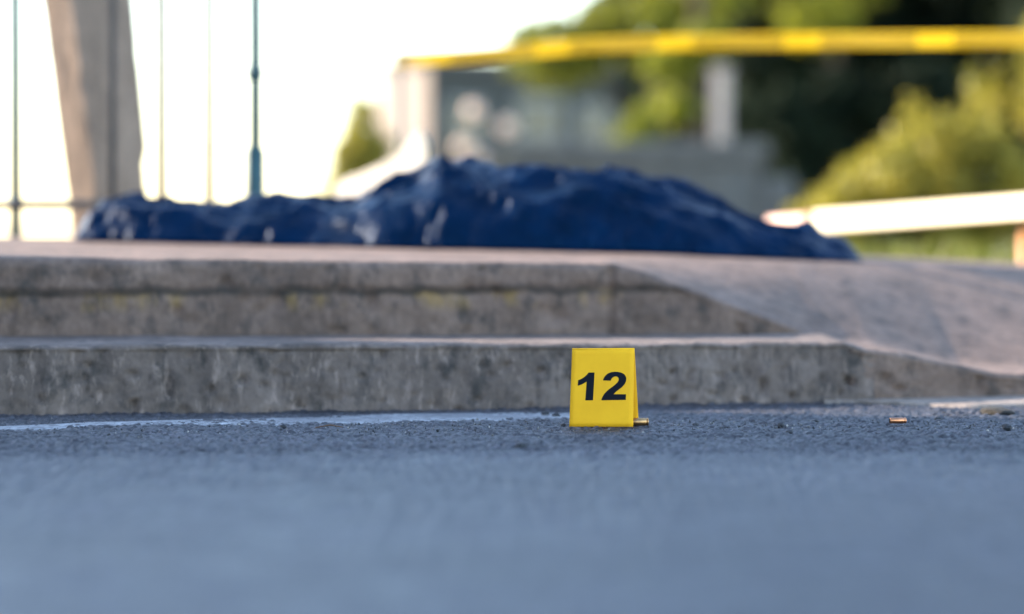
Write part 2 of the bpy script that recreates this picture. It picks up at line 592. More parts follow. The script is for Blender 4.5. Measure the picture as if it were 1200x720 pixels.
def digit(name, pts):
    # zoomed-crop units -> position on the panel (metres)
    P = []
    for (x, y) in pts:
        px, py = 674 + x * 70 / 1008, 430 + y * 50 / 720
        u = (px - 671.5) / (745.8 - 671.5) * 2 - 1
        t = (501.5 - py) / (501.5 - 410)
        P.append((u * (W2 - .0012 * t), t))
    bm = bmesh.new()
    vs = []
    for (x, t) in P:
        y = FY + (FT - FY) * t - .0004 * math.sin(math.pi * t) - .00035
        vs.append(bm.verts.new((x, y, t * HT)))
    f = bm.faces.new(vs)
    f.normal_update()
    if f.normal.y > 0:
        f.normal_flip()
    r = bmesh.ops.triangulate(bm, faces=[f])
    ex = bmesh.ops.extrude_face_region(bm, geom=list(bm.faces))
    for v in [g for g in ex['geom'] if isinstance(g, bmesh.types.BMVert)]:
        v.co.y += .0003
    me = bpy.data.meshes.new(name)
    bm.to_mesh(me); bm.free()
    return link(name, me, M_BLK, fp)


digit('digit', one)
digit('digit', two)

# ------------------------------------------------------------------ cartridge cases and other small bits on the road
M_BRASS = plain('brass', (.50, .29, .13), .38, 1.0, .25, 160)
M_CASE_IN = plain('dark_brass', (.03, .022, .016), .6, .5, .3)  # dark disc laid over the closed end at the case mouth


def lathe(name, prof, n, mat, parent=None):
    V, F = [], []
    for (r, x) in prof:
        for k in range(n):
            t = 2 * math.pi * k / n
            V.append((x, r * math.cos(t), r * math.sin(t)))
    for i in range(len(prof) - 1):
        for k in range(n):
            F.append((i * n + k, i * n + (k + 1) % n, (i + 1) * n + (k + 1) % n, (i + 1) * n + k))
    F.append(tuple(range(n - 1, -1, -1)))
    F.append(tuple((len(prof) - 1) * n + k for k in range(n)))
    me = bpy.data.meshes.new(name)
    me.from_pydata(V, [], F)
    o = link(name, me, mat, parent)
    for p in me.polygons: p.use_smooth = len(p.vertices) == 4
    return o


def cartridge(px, py, Y, rz, label, s=1.0):
    p = at(px, py, Y)
    e = empty('cartridge_case', (p.x, p.y, ZROAD(p.x, p.y) + .0030 + .005 * s), rz)
    body = lathe('case_body', [(r * s, x * s) for r, x in [(.0040, -.0095), (.0047, -.0093), (.0048, -.0090), (.0049, .0060), (.0043, .0064), (.0043, .0076), (.0049, .0079), (.0050, .0093), (.0046, .0096)]], 24, M_BRASS, e)
    lathe('case_mouth', [(r * s, x * s) for r, x in [(.0037, -.00960), (.0036, -.0098)]], 20, M_CASE_IN, e)
    tag(e, label, 'cartridge case')
    return e


cartridge(750.5, 499.5, 4.468, R(4), 'spent brass cartridge case lying against the yellow number marker', 1.3)
cc = cartridge(1052, 499, 4.50, R(8), 'spent copper coloured cartridge case lying alone on the open asphalt', .95)
cc.scale = (1.45, 1, 1)
cc.children[0].data.materials[0] = plain('copper', (.70, .30, .15), .35, 1.0, .25, 160)


def pebble(px, py, Y, size, label, mat=M_STONE, flat=.7, group=None, name='pebble'):
    bm = bmesh.new()
    bmesh.ops.create_icosphere(bm, subdivisions=2, radius=1)
    k = random.random() * 50
    for v in bm.verts:
        n = v.co.normalized()
        d = .72 + .55 * vnoise(np.array([n.x * 1.7 + k]), np.array([n.y * 1.7 + n.z * 2.3]), 3)[0]
        v.co = Vector((n.x * d, n.y * d, n.z * d * flat)) * size
    me = bpy.data.meshes.new(name)
    bm.to_mesh(me); bm.free()
    p = at(px, py, Y)
    o = link(name, me, mat)
    o.location = (p.x, p.y, ZROAD(p.x, p.y) + size * flat * .55)
    o.rotation_euler = (0, 0, random.random() * 6)
    tag(o, label, 'pebble', group)
    return o


G = 'pebbles scattered on the road'
for a in [(915, 498, 4.49, .0062, 'dark angular pebble on the asphalt to the right of the marker', .9),
          (1180, 507, 4.40, .0075, 'round black pebble on the asphalt near the right edge', .9),
          (639, 484, 4.80, .0075, 'left of two blurred dark pebbles behind the marker', .7),
          (652, 487, 4.76, .0070, 'right of two blurred dark pebbles behind the marker', .7),
          (332, 502, 4.46, .0058, 'dark pebble in focus beside the worn white line', .7),
          (660, 501, 4.47, .0045, 'tiny dark pebble touching the left foot of the marker', .8),
          (1100, 490, 4.62, .0070, 'small dark pebble behind the lone cartridge case', .6),
          (955, 493, 4.58, .0065, 'soft focus dark pebble between marker and lone cartridge case', .6),
          (815, 497, 4.52, .0050, 'small flat dark pebble just right of the marker', .6),
          (610, 540, 4.05, .0090, 'blurred dark pebble in the foreground left of the marker', .6),
          (925, 512, 4.34, .0062, 'blurred pebble in front of the dark angular one', .6)]:
    pebble(a[0], a[1], a[2], a[3], a[4], M_STONE, a[5], G)
# flat dark clod at the right, by the ramp
M_CLOD = plain('dark_soil', (.018, .015, .012), .95, var=.4, scale=60)
o = pebble(1168, 486, 4.80, .028, 'flat dark clod of dirt on the road below the ramp', M_CLOD, .30, None, 'soil_clod')
o['category'] = 'clod'
o.scale = (1.5, .9, .9)
M_TWIG = plain('dry_twig', (.12, .07, .045), .85)
p0, p1, p2 = at(370, 505, 4.44), at(387, 502.5, 4.45), at(402, 504.5, 4.44)
for p in (p0, p1, p2): p.z = ZROAD(p.x, p.y) + .003
p1.z += .003
o = tube('dry_twig', [p0, p1, p2], [.0010, .0014, .0008], M_TWIG, None, 6)
tag(o, 'thin reddish twig lying on the asphalt below the white line', 'twig')
M_LEAFD = plain('dead_leaf', (.19, .06, .04), .8)
# loose grit in and around the plane of focus: real small stones, one object
GV, GF = [], []
ico = bmesh.new(); bmesh.ops.create_icosphere(ico, subdivisions=1, radius=1)
iv = np.array([v.co[:] for v in ico.verts]); if_ = np.array([[v.index for v in f.verts] for f in ico.faces]); ico.free()
ng = 2600
gxs = rng.uniform(-.95, .98, ng); gys = np.clip(rng.normal(4.47, .12, ng), 4.0, 4.85)
gz = (fbm(gxs * 3.1, gys * 3.1, 21) - .5) * .010
gs = .0007 + .0012 * rng.random(ng) ** 3
for i in range(ng):
    s = gs[i] * (1 + (rng.random(3) - .5) * .8)
    GV.append(iv * s * (.75 + .5 * rng.random((len(iv), 1))) + np.array([gxs[i], gys[i], gz[i] + .0005]))
    GF.append(if_ + i * len(iv))
m, nt, b = new_mat('grit')
g = nt.nodes.new('ShaderNodeNewGeometry')
nt.links.new(ramp(nt, g.outputs['Random Per Island'], [(0, (.02, .022, .026)), (.6, (.08, .08, .085)), (.93, (.2, .19, .18)), (1, (.45, .42, .38))]), b.inputs['Base Color'])
b.inputs['Roughness'].default_value = .8
grit = link('grit', mesh_np('grit', np.concatenate(GV), np.concatenate(GF)), m)
tag(grit, 'fine loose grit scattered over the asphalt', 'grit', kind='stuff')

# ------------------------------------------------------------------ dark blue sheet lying over something long on the pavement
m, nt, b = new_mat('blue_fabric')
f = noise(nt, 12, 4, .6, objvec(nt))
nt.links.new(ramp(nt, f, [(.3, (.0001, .0060, .020)), (.7, (.0001, .0135, .046))]), b.inputs['Base Color'])
b.inputs['Roughness'].default_value = .33
b.inputs['Specular IOR Level'].default_value = .16
b.inputs['Specular Tint'].default_value = (.18, .46, 1, 1)
bump(nt, b, noise(nt, 38, 5, .65, objvec(nt), .8), .55, .010)
M_BLUE = m
A0, A1 = Vector((-.955, 6.55)), Vector((.765, 6.47))          # axis of the covered shape on the pavement
ax = (A1 - A0); LEN = ax.length; ax.normalize(); an = Vector((-ax.y, ax.x))
sil = [(0, .050), (.04, .074), (.08, .066), (.16, .048), (.21, .066), (.25, .070), (.30, .054), (.35, .062), (.41, .110), (.455, .160), (.49, .168), (.53, .148), (.565, .156),
       (.64, .160), (.72, .146), (.79, .114), (.835, .082), (.865, .046), (.91, .040), (.95, .040), (.968, .020), (.985, .018), (1.0, .008)]
wid = [(0, .16), (.1, .20), (.3, .22), (.42, .27), (.6, .30), (.8, .27), (.9, .22), (1, .14)]
ns, nw = 620, 190
S = np.linspace(-.012, 1.012, ns); T = np.linspace(-1, 1, nw)
SS, TT_ = np.meshgrid(S, T)
Hs = np.interp(SS, [p[0] for p in sil], [p[1] for p in sil])
# soften the profile
ker = np.ones(9) / 9
Hs = np.apply_along_axis(lambda r: np.convolve(np.pad(r, 4, mode='edge'), ker, 'valid'), 1, Hs)
Ws = np.interp(SS, [p[0] for p in wid], [p[1] for p in wid]) * (1 + .10 * (fbm(SS * 9, SS * 0 + np.sign(TT_), 91, 3) - .5) * 2)
prof = (1 - np.abs(TT_) ** 2.6) ** .85
endf = np.clip((SS + .012) / .02, 0, 1) ** .5 * np.clip((1.012 - SS) / .02, 0, 1) ** .5
ridge = lambda n: 1 - np.abs(2 * n - 1)
u_, v_ = SS * LEN, TT_ * Ws
warp = (fbm(u_ * 4, v_ * 4, 95, 3) - .5) * .35
f1 = ridge(fbm((u_ + warp) * 5.5 + v_ * 4, v_ * 11 - u_ * 2 + warp * 3, 96, 3)) ** 2
f2 = ridge(fbm((u_ - v_ * .7) * 14 + warp * 6, (v_ + u_ * .4) * 16, 97, 3)) ** 3
f3 = ridge(fbm((u_ + v_ * 1.2) * 32, (v_ - u_ * .5) * 26 + warp * 8, 98, 2)) ** 3
edge = np.clip(1 - np.abs(TT_), 0, .25) / .25
rc = np.random.default_rng(77)
crease = np.zeros_like(u_)
for q in range(170):
    cu, cv = rc.uniform(0, LEN) ** 1.15, rc.uniform(-.28, .28)
    an_c = rc.normal(0, .55) if rc.random() < .7 else rc.uniform(-1.6, 1.6)
    ln_c, wd_c, am_c = rc.uniform(.05, .30), rc.uniform(.007, .022), rc.uniform(.003, .012) * (1.0 if cu < .5 * LEN else .45) * (1 if rc.random() < .7 else -.8)
    du, dv = u_ - cu + warp * .12, v_ - cv + warp * .08
    la, pe_ = du * math.cos(an_c) + dv * math.sin(an_c), -du * math.sin(an_c) + dv * math.cos(an_c)
    pe_ = pe_ + la * la * rc.uniform(-1.2, 1.2)
    crease += am_c * np.exp(-np.abs(pe_) / wd_c) * np.exp(-(la / ln_c) ** 4)
Z = Hs * prof * endf * (.86 + .10 * f1) + edge * endf * (f1 * .014 + f2 * .005 + crease + .026 * ridge(fbm(u_ * 2.6 + warp * 2, v_ * 15 + u_ * 3 + warp * 2, 99, 2)) ** 3) + .004
Yoff = TT_ * Ws + (f2 - .3) * .012
PX = A0.x + ax.x * u_ + an.x * Yoff
PY = A0.y + ax.y * u_ + an.y * Yoff
PZ = Z + pav_z(PX, PY) - .001
sheet = link('blue_sheet', mesh_np('blue_sheet', np.stack([PX, PY, PZ], -1).reshape(-1, 3), grid_faces(nw, ns)), M_BLUE, smooth=True)
tag(sheet, 'crumpled dark blue sheet draped over a long shape on the pavement', 'sheet')
so_ = sheet.modifiers.new('thick', 'SOLIDIFY'); so_.thickness = .003; so_.offset = 1

# ------------------------------------------------------------------ leaning concrete pier and the fence at the left
def pier():
    e_b = at(103, 285, 7.25)
    e = empty('leaning_pier', (e_b.x, e_b.y, -.06))
    tag(e, 'leaning concrete pier rising behind the left end of the blue sheet', 'pier')
    # plan: left face looks a little left of the camera, right face turns away from the sun
    a = R(33)
    dl = Vector((math.cos(a), -math.sin(a)))          # along left face, towards its near corner
    dr = Vector((math.sin(a), math.cos(a)))           # along right face, away from the camera
    def ring(z):
        k = (z - CAM_H) * FPX / 7.25                  # pixels above the horizon
        t = k / 270
        cx = at(118 - 34 * t, 270, 7.25)              # near corner
        wl = .098; wr = .215 + .03 * t
        c0 = Vector((cx.x, cx.y))
        pts = [c0 - dl * wl, c0, c0 + dr * wr, c0 + dr * wr - dl * wl]
        return [(p.x - e.location.x, p.y - e.location.y, z - e.location.z) for p in pts]
    zs = np.linspace(-.06, 2.4, 60)
    V, F = [], []
    sub = 10
    for i, z in enumerate(zs):
        q = [Vector(p) for p in ring(z)]
        for s in range(4):
            for k in range(sub):
                p = q[s].lerp(q[(s + 1) % 4], k / sub)
                cen = (q[0] + q[2]) / 2
                n = (p - cen); n.z = 0; n.normalize()
                chip = (fbm(np.array([s * 7 + k * .35]), np.array([z * 7.0]), 103)[0] - .5) * .006
                if s in (1, 2) and k in (9, 0, 1):
                    chip -= max(0, vnoise(np.array([z * 13.0]), np.array([s * 1.0]), 107)[0] - .55) * .05
                V.append(p + n * chip)
    n = 4 * sub
    for i in range(len(zs) - 1):
        for k in range(n):
            F.append((i * n + k, i * n + (k + 1) % n, (i + 1) * n + (k + 1) % n, (i + 1) * n + k))
    F.append(tuple((len(zs) - 1) * n + k for k in range(n)))
    me = bpy.data.meshes.new('shaft'); me.from_pydata(V, [], F)
    link('shaft', me, M_PIER, e)
    # footing
    box('footing', (-.14, -.10, 0), (.34, .36, .22), M_PIER, e, .02)


pier()


def fence_rod(px, Y, rad, label, knots=(), thick_from=None, top=2.2, mat=M_TEAL, name='fence_rod'):
    p = at(px, 270, Y)
    e = empty(name, (p.x, p.y, -.06))
    tag(e, label, 'fence rod', 'upright rods of the fence')
    tube('rod', [(0, 0, 0), (.002, 0, .8), (-.001, 0, top)], rad, mat, e, 10)
    for ky in knots:
        z = at(px, ky, Y).z + .06
        tube('collar', [(0, 0, z - .018), (0, 0, z - .008), (0, 0, z + .008), (0, 0, z + .018)], [rad * 1.02, rad * 1.4, rad * 1.4, rad * 1.02], mat, e, 10)
    if thick_from:
        z = at(px, thick_from, Y).z + .06
        tube('sleeve', [(0, 0, .02), (0, 0, z - .01), (0, 0, z)], [rad * 1.6, rad * 1.6, rad * 1.05], mat, e, 10)
    return e


fence_rod(18, 7.05, .0145, 'thin dark fence rod at the left edge, left of the leaning pier', (238,))
fence_rod(131, 6.95, .0085, 'dark fence rod standing in front of the leaning pier', (), mat=M_STONE)
fence_rod(189, 7.1, .0128, 'hair thin rod just right of the leaning pier', (), mat=M_RUST)
fence_rod(245, 7.1, .0120, 'hair thin rod between the pier and the green rod', (), mat=M_RUST)
fence_rod(299, 7.05, .0158, 'thick dark green fence rod behind the blue sheet', (86,), 172)
a0, a1 = at(-260, 241, 7.03), at(310, 239, 7.03)
o = tube('fence_rail', [a0, (a0 + a1) / 2, at(135, 240, 7.03)], .0115, M_RUST, None, 8)
tag(o, 'rusty horizontal rail running from the left edge to the leaning pier', 'rail')

# ------------------------------------------------------------------ pale kerb block with sloping top behind the sheet, and the tape post
bm = bmesh.new()
Yk = 8.6
outl = [at(362, 262, Yk), at(375, 216, Yk), at(425, 203, Yk), at(470, 186, Yk), at(497, 160, Yk), at(512, 158, Yk), at(520, 172, Yk), at(514, 262, Yk)]
outl[0].z = outl[-1].z = -.08
fr = [bm.verts.new((p.x, p.y, p.z)) for p in outl]
bk = [bm.verts.new((p.x - .05, p.y + .07, p.z + (0.01 if 0 < i < 7 else 0))) for i, p in enumerate(outl)]
bm.faces.new(fr); bm.faces.new(bk[::-1])
for i in range(len(fr)):
    j = (i + 1) % len(fr)
    bm.faces.new((fr[j], fr[i], bk[i], bk[j]))
bmesh.ops.recalc_face_normals(bm, faces=bm.faces)
bmesh.ops.bevel(bm, geom=[e for e in bm.edges if e.calc_length() > .04 and e.verts[0].co.z > 0], offset=.012, segments=2, affect='EDGES')
me = bpy.data.meshes.new('stone_block'); bm.to_mesh(me); bm.free()
o = link('stone_block', me, M_PALE)
o.matrix_world = Matrix.Translation((-.4, 8.6, 0)) @ Matrix.Rotation(R(-38), 4, 'Z') @ Matrix.Translation((.4, -8.6, 0))
tag(o, 'sunlit pale stone block with sloping top behind the blue sheet', 'stone block')

pt = at(470, 60, 9.3)
o = tube('tape_post', [(pt.x, pt.y, -.08), (pt.x, pt.y, pt.z * .6), (pt.x, pt.y, pt.z)], .012, M_POST, None, 10)
tag(o, 'slim grey post that the yellow tape is tied to', 'post')

# yellow barrier tape
m, nt, b = new_mat('barrier_tape')
uv = nt.nodes.new('ShaderNodeUVMap')
sx = nt.nodes.new('ShaderNodeSeparateXYZ'); nt.links.new(uv.outputs[0], sx.inputs[0])
def mth(op, a, bb=None):
    n = nt.nodes.new('ShaderNodeMath'); n.operation = op
    for s, v in ((n.inputs[0], a), (n.inputs[1], bb)):
        if v is None: continue
        if hasattr(v, 'links'): nt.links.new(v, s)
        else: s.default_value = v
    return n.outputs[0]
per = mth('FRACT', mth('ADD', mth('DIVIDE', sx.outputs[0], .46), .80))
txt = mth('GREATER_THAN', per, .28)                       # lettered stretch of each repeat
bar = mth('LESS_THAN', mth('FRACT', mth('DIVIDE', sx.outputs[0], .0125)), .5)
band = mth('LESS_THAN', mth('ABSOLUTE', mth('SUBTRACT', sx.outputs[1], .5)), .40)
ink = mth('MULTIPLY', mth('MULTIPLY', txt, bar), band)
tc = mix(nt, ink, (.74, .52, .004), (.02, .016, .008))
b.inputs['Specular IOR Level'].default_value = .15
nt.links.new(tc, b.inputs['Base Color']); b.inputs['Roughness'].default_value = .6
tr = nt.nodes.new('ShaderNodeBsdfTranslucent'); nt.links.new(tc, tr.inputs[0])
ms = nt.nodes.new('ShaderNodeMixShader'); ms.inputs[0].default_value = .45
nt.links.new(b.outputs[0], ms.inputs[1]); nt.links.new(tr.outputs[0], ms.inputs[2]); nt.links.new(ms.outputs[0], nt.nodes['Material Output'].inputs[0])
M_TAPE = m


def ribbon(name, pts, width, mat, tilt):
    pts = [Vector(p) for p in pts]
    n = 160
    tt = np.linspace(0, len(pts) - 1, n)
    C = np.stack([np.interp(tt, range(len(pts)), [p[i] for p in pts]) for i in range(3)], 1)
    C[:, 2] += .004 * (fbm(tt * 3, tt * 0, 121, 2) - .5)
    V, UV = [], []
    L = np.concatenate([[0], np.cumsum(np.linalg.norm(np.diff(C, axis=0), axis=1))])
    k = 5
    for i in range(n):
        a = tilt * .4 + .45 * (vnoise(np.array([L[i] * 2.2]), np.array([.3]), 123)[0] - .5)
        d = np.array([0, math.sin(a), math.cos(a)])
        for j in range(k):
            s = j / (k - 1) - .5
            V.append(C[i] + d * width * s + np.array([0, .006 * math.cos(s * 3) + .003 * math.sin(L[i] * 14 + s * 5), 0]))
            UV.append((L[i], s + .5))
    F = grid_faces(n, k)
    me = mesh_np(name, np.array(V), F)
    ul = me.uv_layers.new(name='UVMap')
    vi = np.zeros(len(me.loops), np.int32); me.loops.foreach_get('vertex_index', vi)
    ul.data.foreach_set('uv', np.array(UV, np.float32)[vi].ravel())
    o = link(name, me, mat, smooth=True)
    md = o.modifiers.new('thick', 'SOLIDIFY'); md.thickness = .0006
    return o


TY = 10.2
TP = [(463, 70), (540, 66), (640, 58), (700, 53), (800, 50), (950, 48), (1200, 46), (1500, 42)]
TYD = lambda px: 9.3 - 1.4 * (px - 463) / 737
tape = ribbon('barrier_tape', [at(x, y, TYD(x)) for x, y in TP], .047, M_TAPE, R(12))
tag(tape, 'yellow barrier tape with dark lettering stretched across in front of the trees', 'barrier tape')
pe = at(1500, 42, TYD(1500))
o = tube('tape_post', [(pe.x, pe.y + .03, -.08), (pe.x, pe.y + .03, .6), (pe.x, pe.y + .03, pe.z + .1)], .016, M_POST, None, 10)
tag(o, 'slim grey post holding the far right end of the yellow tape', 'post')

# white board propped up at the right
M_WHITE = plain('white_board_paint', (.44, .36, .20), .5, var=.06)
M_PINK = plain('faded_pink_paint', (.62, .34, .26), .55, var=.1)
M_BROWN = plain('brown_strap', (.14, .055, .02), .7)
M_ORNG = plain('orange_plastic', (.42, .17, .035), .5)
b0, b1 = at(900, 265, 8.35), at(1245, 240, 7.15)
L = (b1 - b0).length
bd = empty('propped_board', (b0.x, b0.y, b0.z))
tag(bd, 'white board with a faded pink end propped on an orange post', 'board')
bdir = (b1 - b0).normalized()
bnor = Vector((bdir.y, -bdir.x, 0)).normalized()           # level normal, towards the sun side
bnor = (bnor + Vector((0, 0, .25))).normalized()
bup = bdir.cross(-bnor)
bup = bup if bup.z > 0 else -bup
MR = Matrix((bdir, bnor, bup)).transposed().to_4x4()
s0 = .20
hb = .034
box('plank', (s0 + .042, -.011, -hb), (L, .011, hb), M_WHITE, bd, .004, MR)
box('pink_end', (0, -.010, -hb * .8), (s0, .010, hb * .8), M_PINK, bd, .004, MR)
box('strap', (s0, -.013, -hb * .95), (s0 + .0415, .013, hb * .95), M_BROWN, bd, .003, MR)
po = b0 + bdir * (L * .84) - Vector((bnor.x, bnor.y, 0)).normalized() * .06
e = empty('orange_post', (po.x, po.y, -.08))
tag(e, 'orange post under the white board at the right edge', 'post')
po2 = b0 + bdir * .1 - Vector((bnor.x, bnor.y, 0)).normalized() * .04
o = box('board_support', (po2.x - .03, po2.y - .03, -.08), (po2.x + .03, po2.y + .03, po2.z - .02), M_BROWN, None, .004)
tag(o, 'short brown block under the pink end of the white board', 'support')
tube('shaft', [(0, 0, 0), (0, 0, .2), (0, 0, .44)], [.030, .026, .024], M_ORNG, e, 14)
box('base', (-.09, -.09, 0), (.09, .09, .05), M_ORNG, e, .01)

# ------------------------------------------------------------------ vegetation
def leaf_cloud(n, blobs, size, seed, zmin=None, up=.3):
    """n leaf quads spread through overlapping blobs (x, y, z, rx, ry, rz), thinned into clumps"""
    r = np.random.default_rng(seed)
    vol = np.array([bb[3] * bb[4] * bb[5] for bb in blobs]); vol = vol ** .8; vol /= vol.sum()
    ch = r.choice(len(blobs), n, p=vol)
    bl = np.array(blobs)[ch]
    d = r.normal(size=(n, 3)); d /= np.linalg.norm(d, axis=1)[:, None]
    rad = r.random(n) ** .42
    P = bl[:, :3] + d * bl[:, 3:] * rad[:, None] * (.85 + .3 * r.random((n, 1)))
    if zmin is not None:
        P[:, 2] = np.maximum(P[:, 2], zmin + r.random(n) * .1)
    N = d * .5 + r.normal(size=(n, 3)) * .6; N[:, 2] += up
    N /= np.linalg.norm(N, axis=1)[:, None]
    A = np.cross(N, r.normal(size=(n, 3))); A /= np.linalg.norm(A, axis=1)[:, None]
    B = np.cross(N, A)
    s = size * (.6 + .8 * r.random((n, 1)))
    V = np.stack([P - A * s, P - B * s * .42 + N * s * .1, P + A * s, P + B * s * .42 + N * s * .1], 1).reshape(-1, 3)
    return V, np.arange(4 * n).reshape(n, 4)


def tree(name, x, y, h, rx, crown_lo, mat, label, seed, nleaf, size, group='trees behind the parapet', nb=26, tr=.13, lean=0):
    r = random.Random(seed)
    e = empty(name, (x, y, -.06))
    tag(e, label, 'tree', group)
    blobs, limbs = [], []
    for i in range(nb):
        z = crown_lo + (h - crown_lo) * (i + r.random()) / nb
        t = (z - crown_lo) / (h - crown_lo)
        prof = rx * (.72 + .5 * math.sin(math.pi * min(1, t * .9 + .12))) * (1 if t < .7 else 1 - (t - .7) * 1.6)
        a = r.random() * 2 * math.pi
        q = prof * (.25 + .6 * r.random())
        s = rx * (.24 + .20 * r.random())
        blobs.append((math.cos(a) * q + lean * t, math.sin(a) * q, z, s * 1.15, s * 1.15, s * .8))
        if i % 2 == 0: limbs.append(blobs[-1][:3])
    V, F = tube_data([(0, 0, 0), (.03, 0, h * .3), (lean * .4, .05, h * .6), (lean * .8, 0, h * .9)], [tr, tr * .8, tr * .5, tr * .1], 10)
    for (lx, ly, lz) in limbs:
        z0 = max(crown_lo * .5, lz - .6 * math.hypot(lx, ly) - .2)
        v2, f2 = tube_data([(lean * z0 / h, 0, z0), (lx * .5, ly * .5, (z0 + lz) / 2 + .05), (lx, ly, lz)], [tr * .38, tr * .25, tr * .06], 6)
        o_ = len(V); V += v2; F += [tuple(i + o_ for i in f) for f in f2]
    me = bpy.data.meshes.new('trunk'); me.from_pydata(V, [], F)
    link('trunk', me, M_BARK, e, smooth=True)
    LV, LF = leaf_cloud(nleaf, blobs, size, seed)
    link('crown', mesh_np('crown', LV, LF), mat, e)
    return e


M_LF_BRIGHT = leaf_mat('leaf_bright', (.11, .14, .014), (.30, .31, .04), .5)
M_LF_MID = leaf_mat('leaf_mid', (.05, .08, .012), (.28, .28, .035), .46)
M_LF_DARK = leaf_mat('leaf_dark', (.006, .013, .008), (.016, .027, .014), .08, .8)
M_LF_BUSH = leaf_mat('leaf_bush', (.19, .185, .022), (.43, .37, .08), .45)

tree('broadleaf_tree', 1.75, 34, 8.2, 1.75, 2.35, M_LF_MID, 'tall tree with sunlit yellow green leaves at the edge of the white sky', 11, 15000, .11)
tree('broadleaf_tree', 1.95, 30, 7.0, .62, 1.5, M_LF_BRIGHT, 'slender light green tree behind the pale gate post', 12, 6000, .10, tr=.09)
tree('broadleaf_tree', 4.3, 38, 9.0, 1.2, 3.1, M_LF_BRIGHT, 'light green tree with its crown above the tape, right of the gate post', 13, 7000, .11, tr=.05)
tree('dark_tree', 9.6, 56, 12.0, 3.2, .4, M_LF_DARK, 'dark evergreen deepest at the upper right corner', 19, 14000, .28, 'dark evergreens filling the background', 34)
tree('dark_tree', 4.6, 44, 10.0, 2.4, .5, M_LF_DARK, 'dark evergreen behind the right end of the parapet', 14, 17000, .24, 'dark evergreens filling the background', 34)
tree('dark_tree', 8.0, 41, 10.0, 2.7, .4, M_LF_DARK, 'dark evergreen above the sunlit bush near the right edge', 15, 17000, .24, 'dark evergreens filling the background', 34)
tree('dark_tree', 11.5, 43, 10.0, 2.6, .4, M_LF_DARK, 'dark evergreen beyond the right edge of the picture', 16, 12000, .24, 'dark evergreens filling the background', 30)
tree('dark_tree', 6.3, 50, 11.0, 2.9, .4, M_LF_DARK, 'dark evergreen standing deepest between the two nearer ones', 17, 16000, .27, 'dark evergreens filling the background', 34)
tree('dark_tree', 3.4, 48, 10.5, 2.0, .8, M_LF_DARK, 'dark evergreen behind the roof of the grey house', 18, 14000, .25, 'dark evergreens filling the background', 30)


def bush(name, x, y, blobs, n, size, mat, label, seed, stems=9):
    e = empty(name, (x, y, -.06))
    r = random.Random(seed)
    V, F = [], []
    for i in range(stems):
        bb = blobs[i % len(blobs)]
        v2, f2 = tube_data([(r.uniform(-.1, .1), r.uniform(-.1, .1), 0), (bb[0] * .6, bb[1] * .6, bb[2] * .6), (bb[0], bb[1], bb[2] + bb[5] * .5)], [.014, .010, .003], 6)
        o_ = len(V); V += v2; F += [tuple(q + o_ for q in f) for f in f2]
    me = bpy.data.meshes.new('stems'); me.from_pydata(V, [], F)
    link('stems', me, M_BARK, e, smooth=True)
    LV, LF = leaf_cloud(n, blobs, size, seed, .02)
    link('foliage', mesh_np('foliage', LV, LF), mat, e)
    tag(e, label, 'bush')
    return e


# big sunlit bush at the right, its top rising to the right
bl = []
r = random.Random(5)
for i in range(46):
    u = r.random()
    x = -.85 + 2.3 * u
    top = .40 + 1.00 * min(1, max(0, (u - .04) / .55)) ** .8
    z = (.1 + max(.05, top - .22) * r.random() ** .7)
    bl.append((x, r.uniform(-.35, .45), z, r.uniform(.10, .20), r.uniform(.12, .22), r.uniform(.12, .22)))
for i in range(60):
    u = r.random()
    top = .40 + 1.06 * min(1, max(0, (u - .04) / .55)) ** .8
    bl.append((-.85 + 2.3 * u, r.uniform(-.3, .3), top - .12 + r.uniform(-.25, .14), r.uniform(.03, .06), r.uniform(.03, .06), r.uniform(.10, .20)))
bush('sunlit_bush', 2.30, 15.0, bl, 20000, .034, M_LF_BUSH, 'big sunlit yellow green bush at the right behind the white board', 31, 16)
# small shrub left of the house
bl = [(-.42, 0, .62, .2, .2, .3), (-.38, .05, 1.0, .14, .15, .25), (-.16, 0, 1.5, .06, .06, .14), (-.30, 0, 1.55, .05, .05, .12), (-.24, 0, 1.32, .17, .2, .30), (-.26, .1, .95, .27, .25, .35), (-.1, 0, 1.1, .2, .2, .2), (-.1, 0, .75, .3, .25, .25), (.2, .05, .68, .35, .25, .2), (.5, 0, .75, .3, .2, .2), (-.33, 0, .5, .3, .3, .3), (.2, 0, .35, .6, .3, .3)]
ps = at(452, 270, 26)
bush('small_shrub', ps.x, 26, bl, 5000, .06, M_LF_BUSH, 'small yellow green shrub left of the cream house corner', 33, 7)

bl = [(0, 0, 1.05, .22, .2, .26), (-.1, 0, .8, .2, .2, .25), (.12, .05, .7, .22, .2, .25), (0, 0, .35, .25, .25, .3), (.05, 0, 1.3, .12, .12, .16)]
bl = [(a * 1.3, b * 1.3, c * 1.1, d * 1.3, e_ * 1.3, f_ * 1.15) for a, b, c, d, e_, f_ in bl]
bush('small_shrub', 1.22, 28, bl, 3600, .05, M_LF_BRIGHT, 'small bright green shrub between the house and the gate post', 35, 6)

bl = [(random.uniform(-1.3, 1.5), random.uniform(-.3, .3), random.uniform(.2, 2.1), .45, .4, .45) for i in range(26)]
bush('dark_shrub', 4.3, 35, bl, 7000, .12, M_LF_DARK, 'dark shrub mass right of the parapet below the tape', 37, 10)

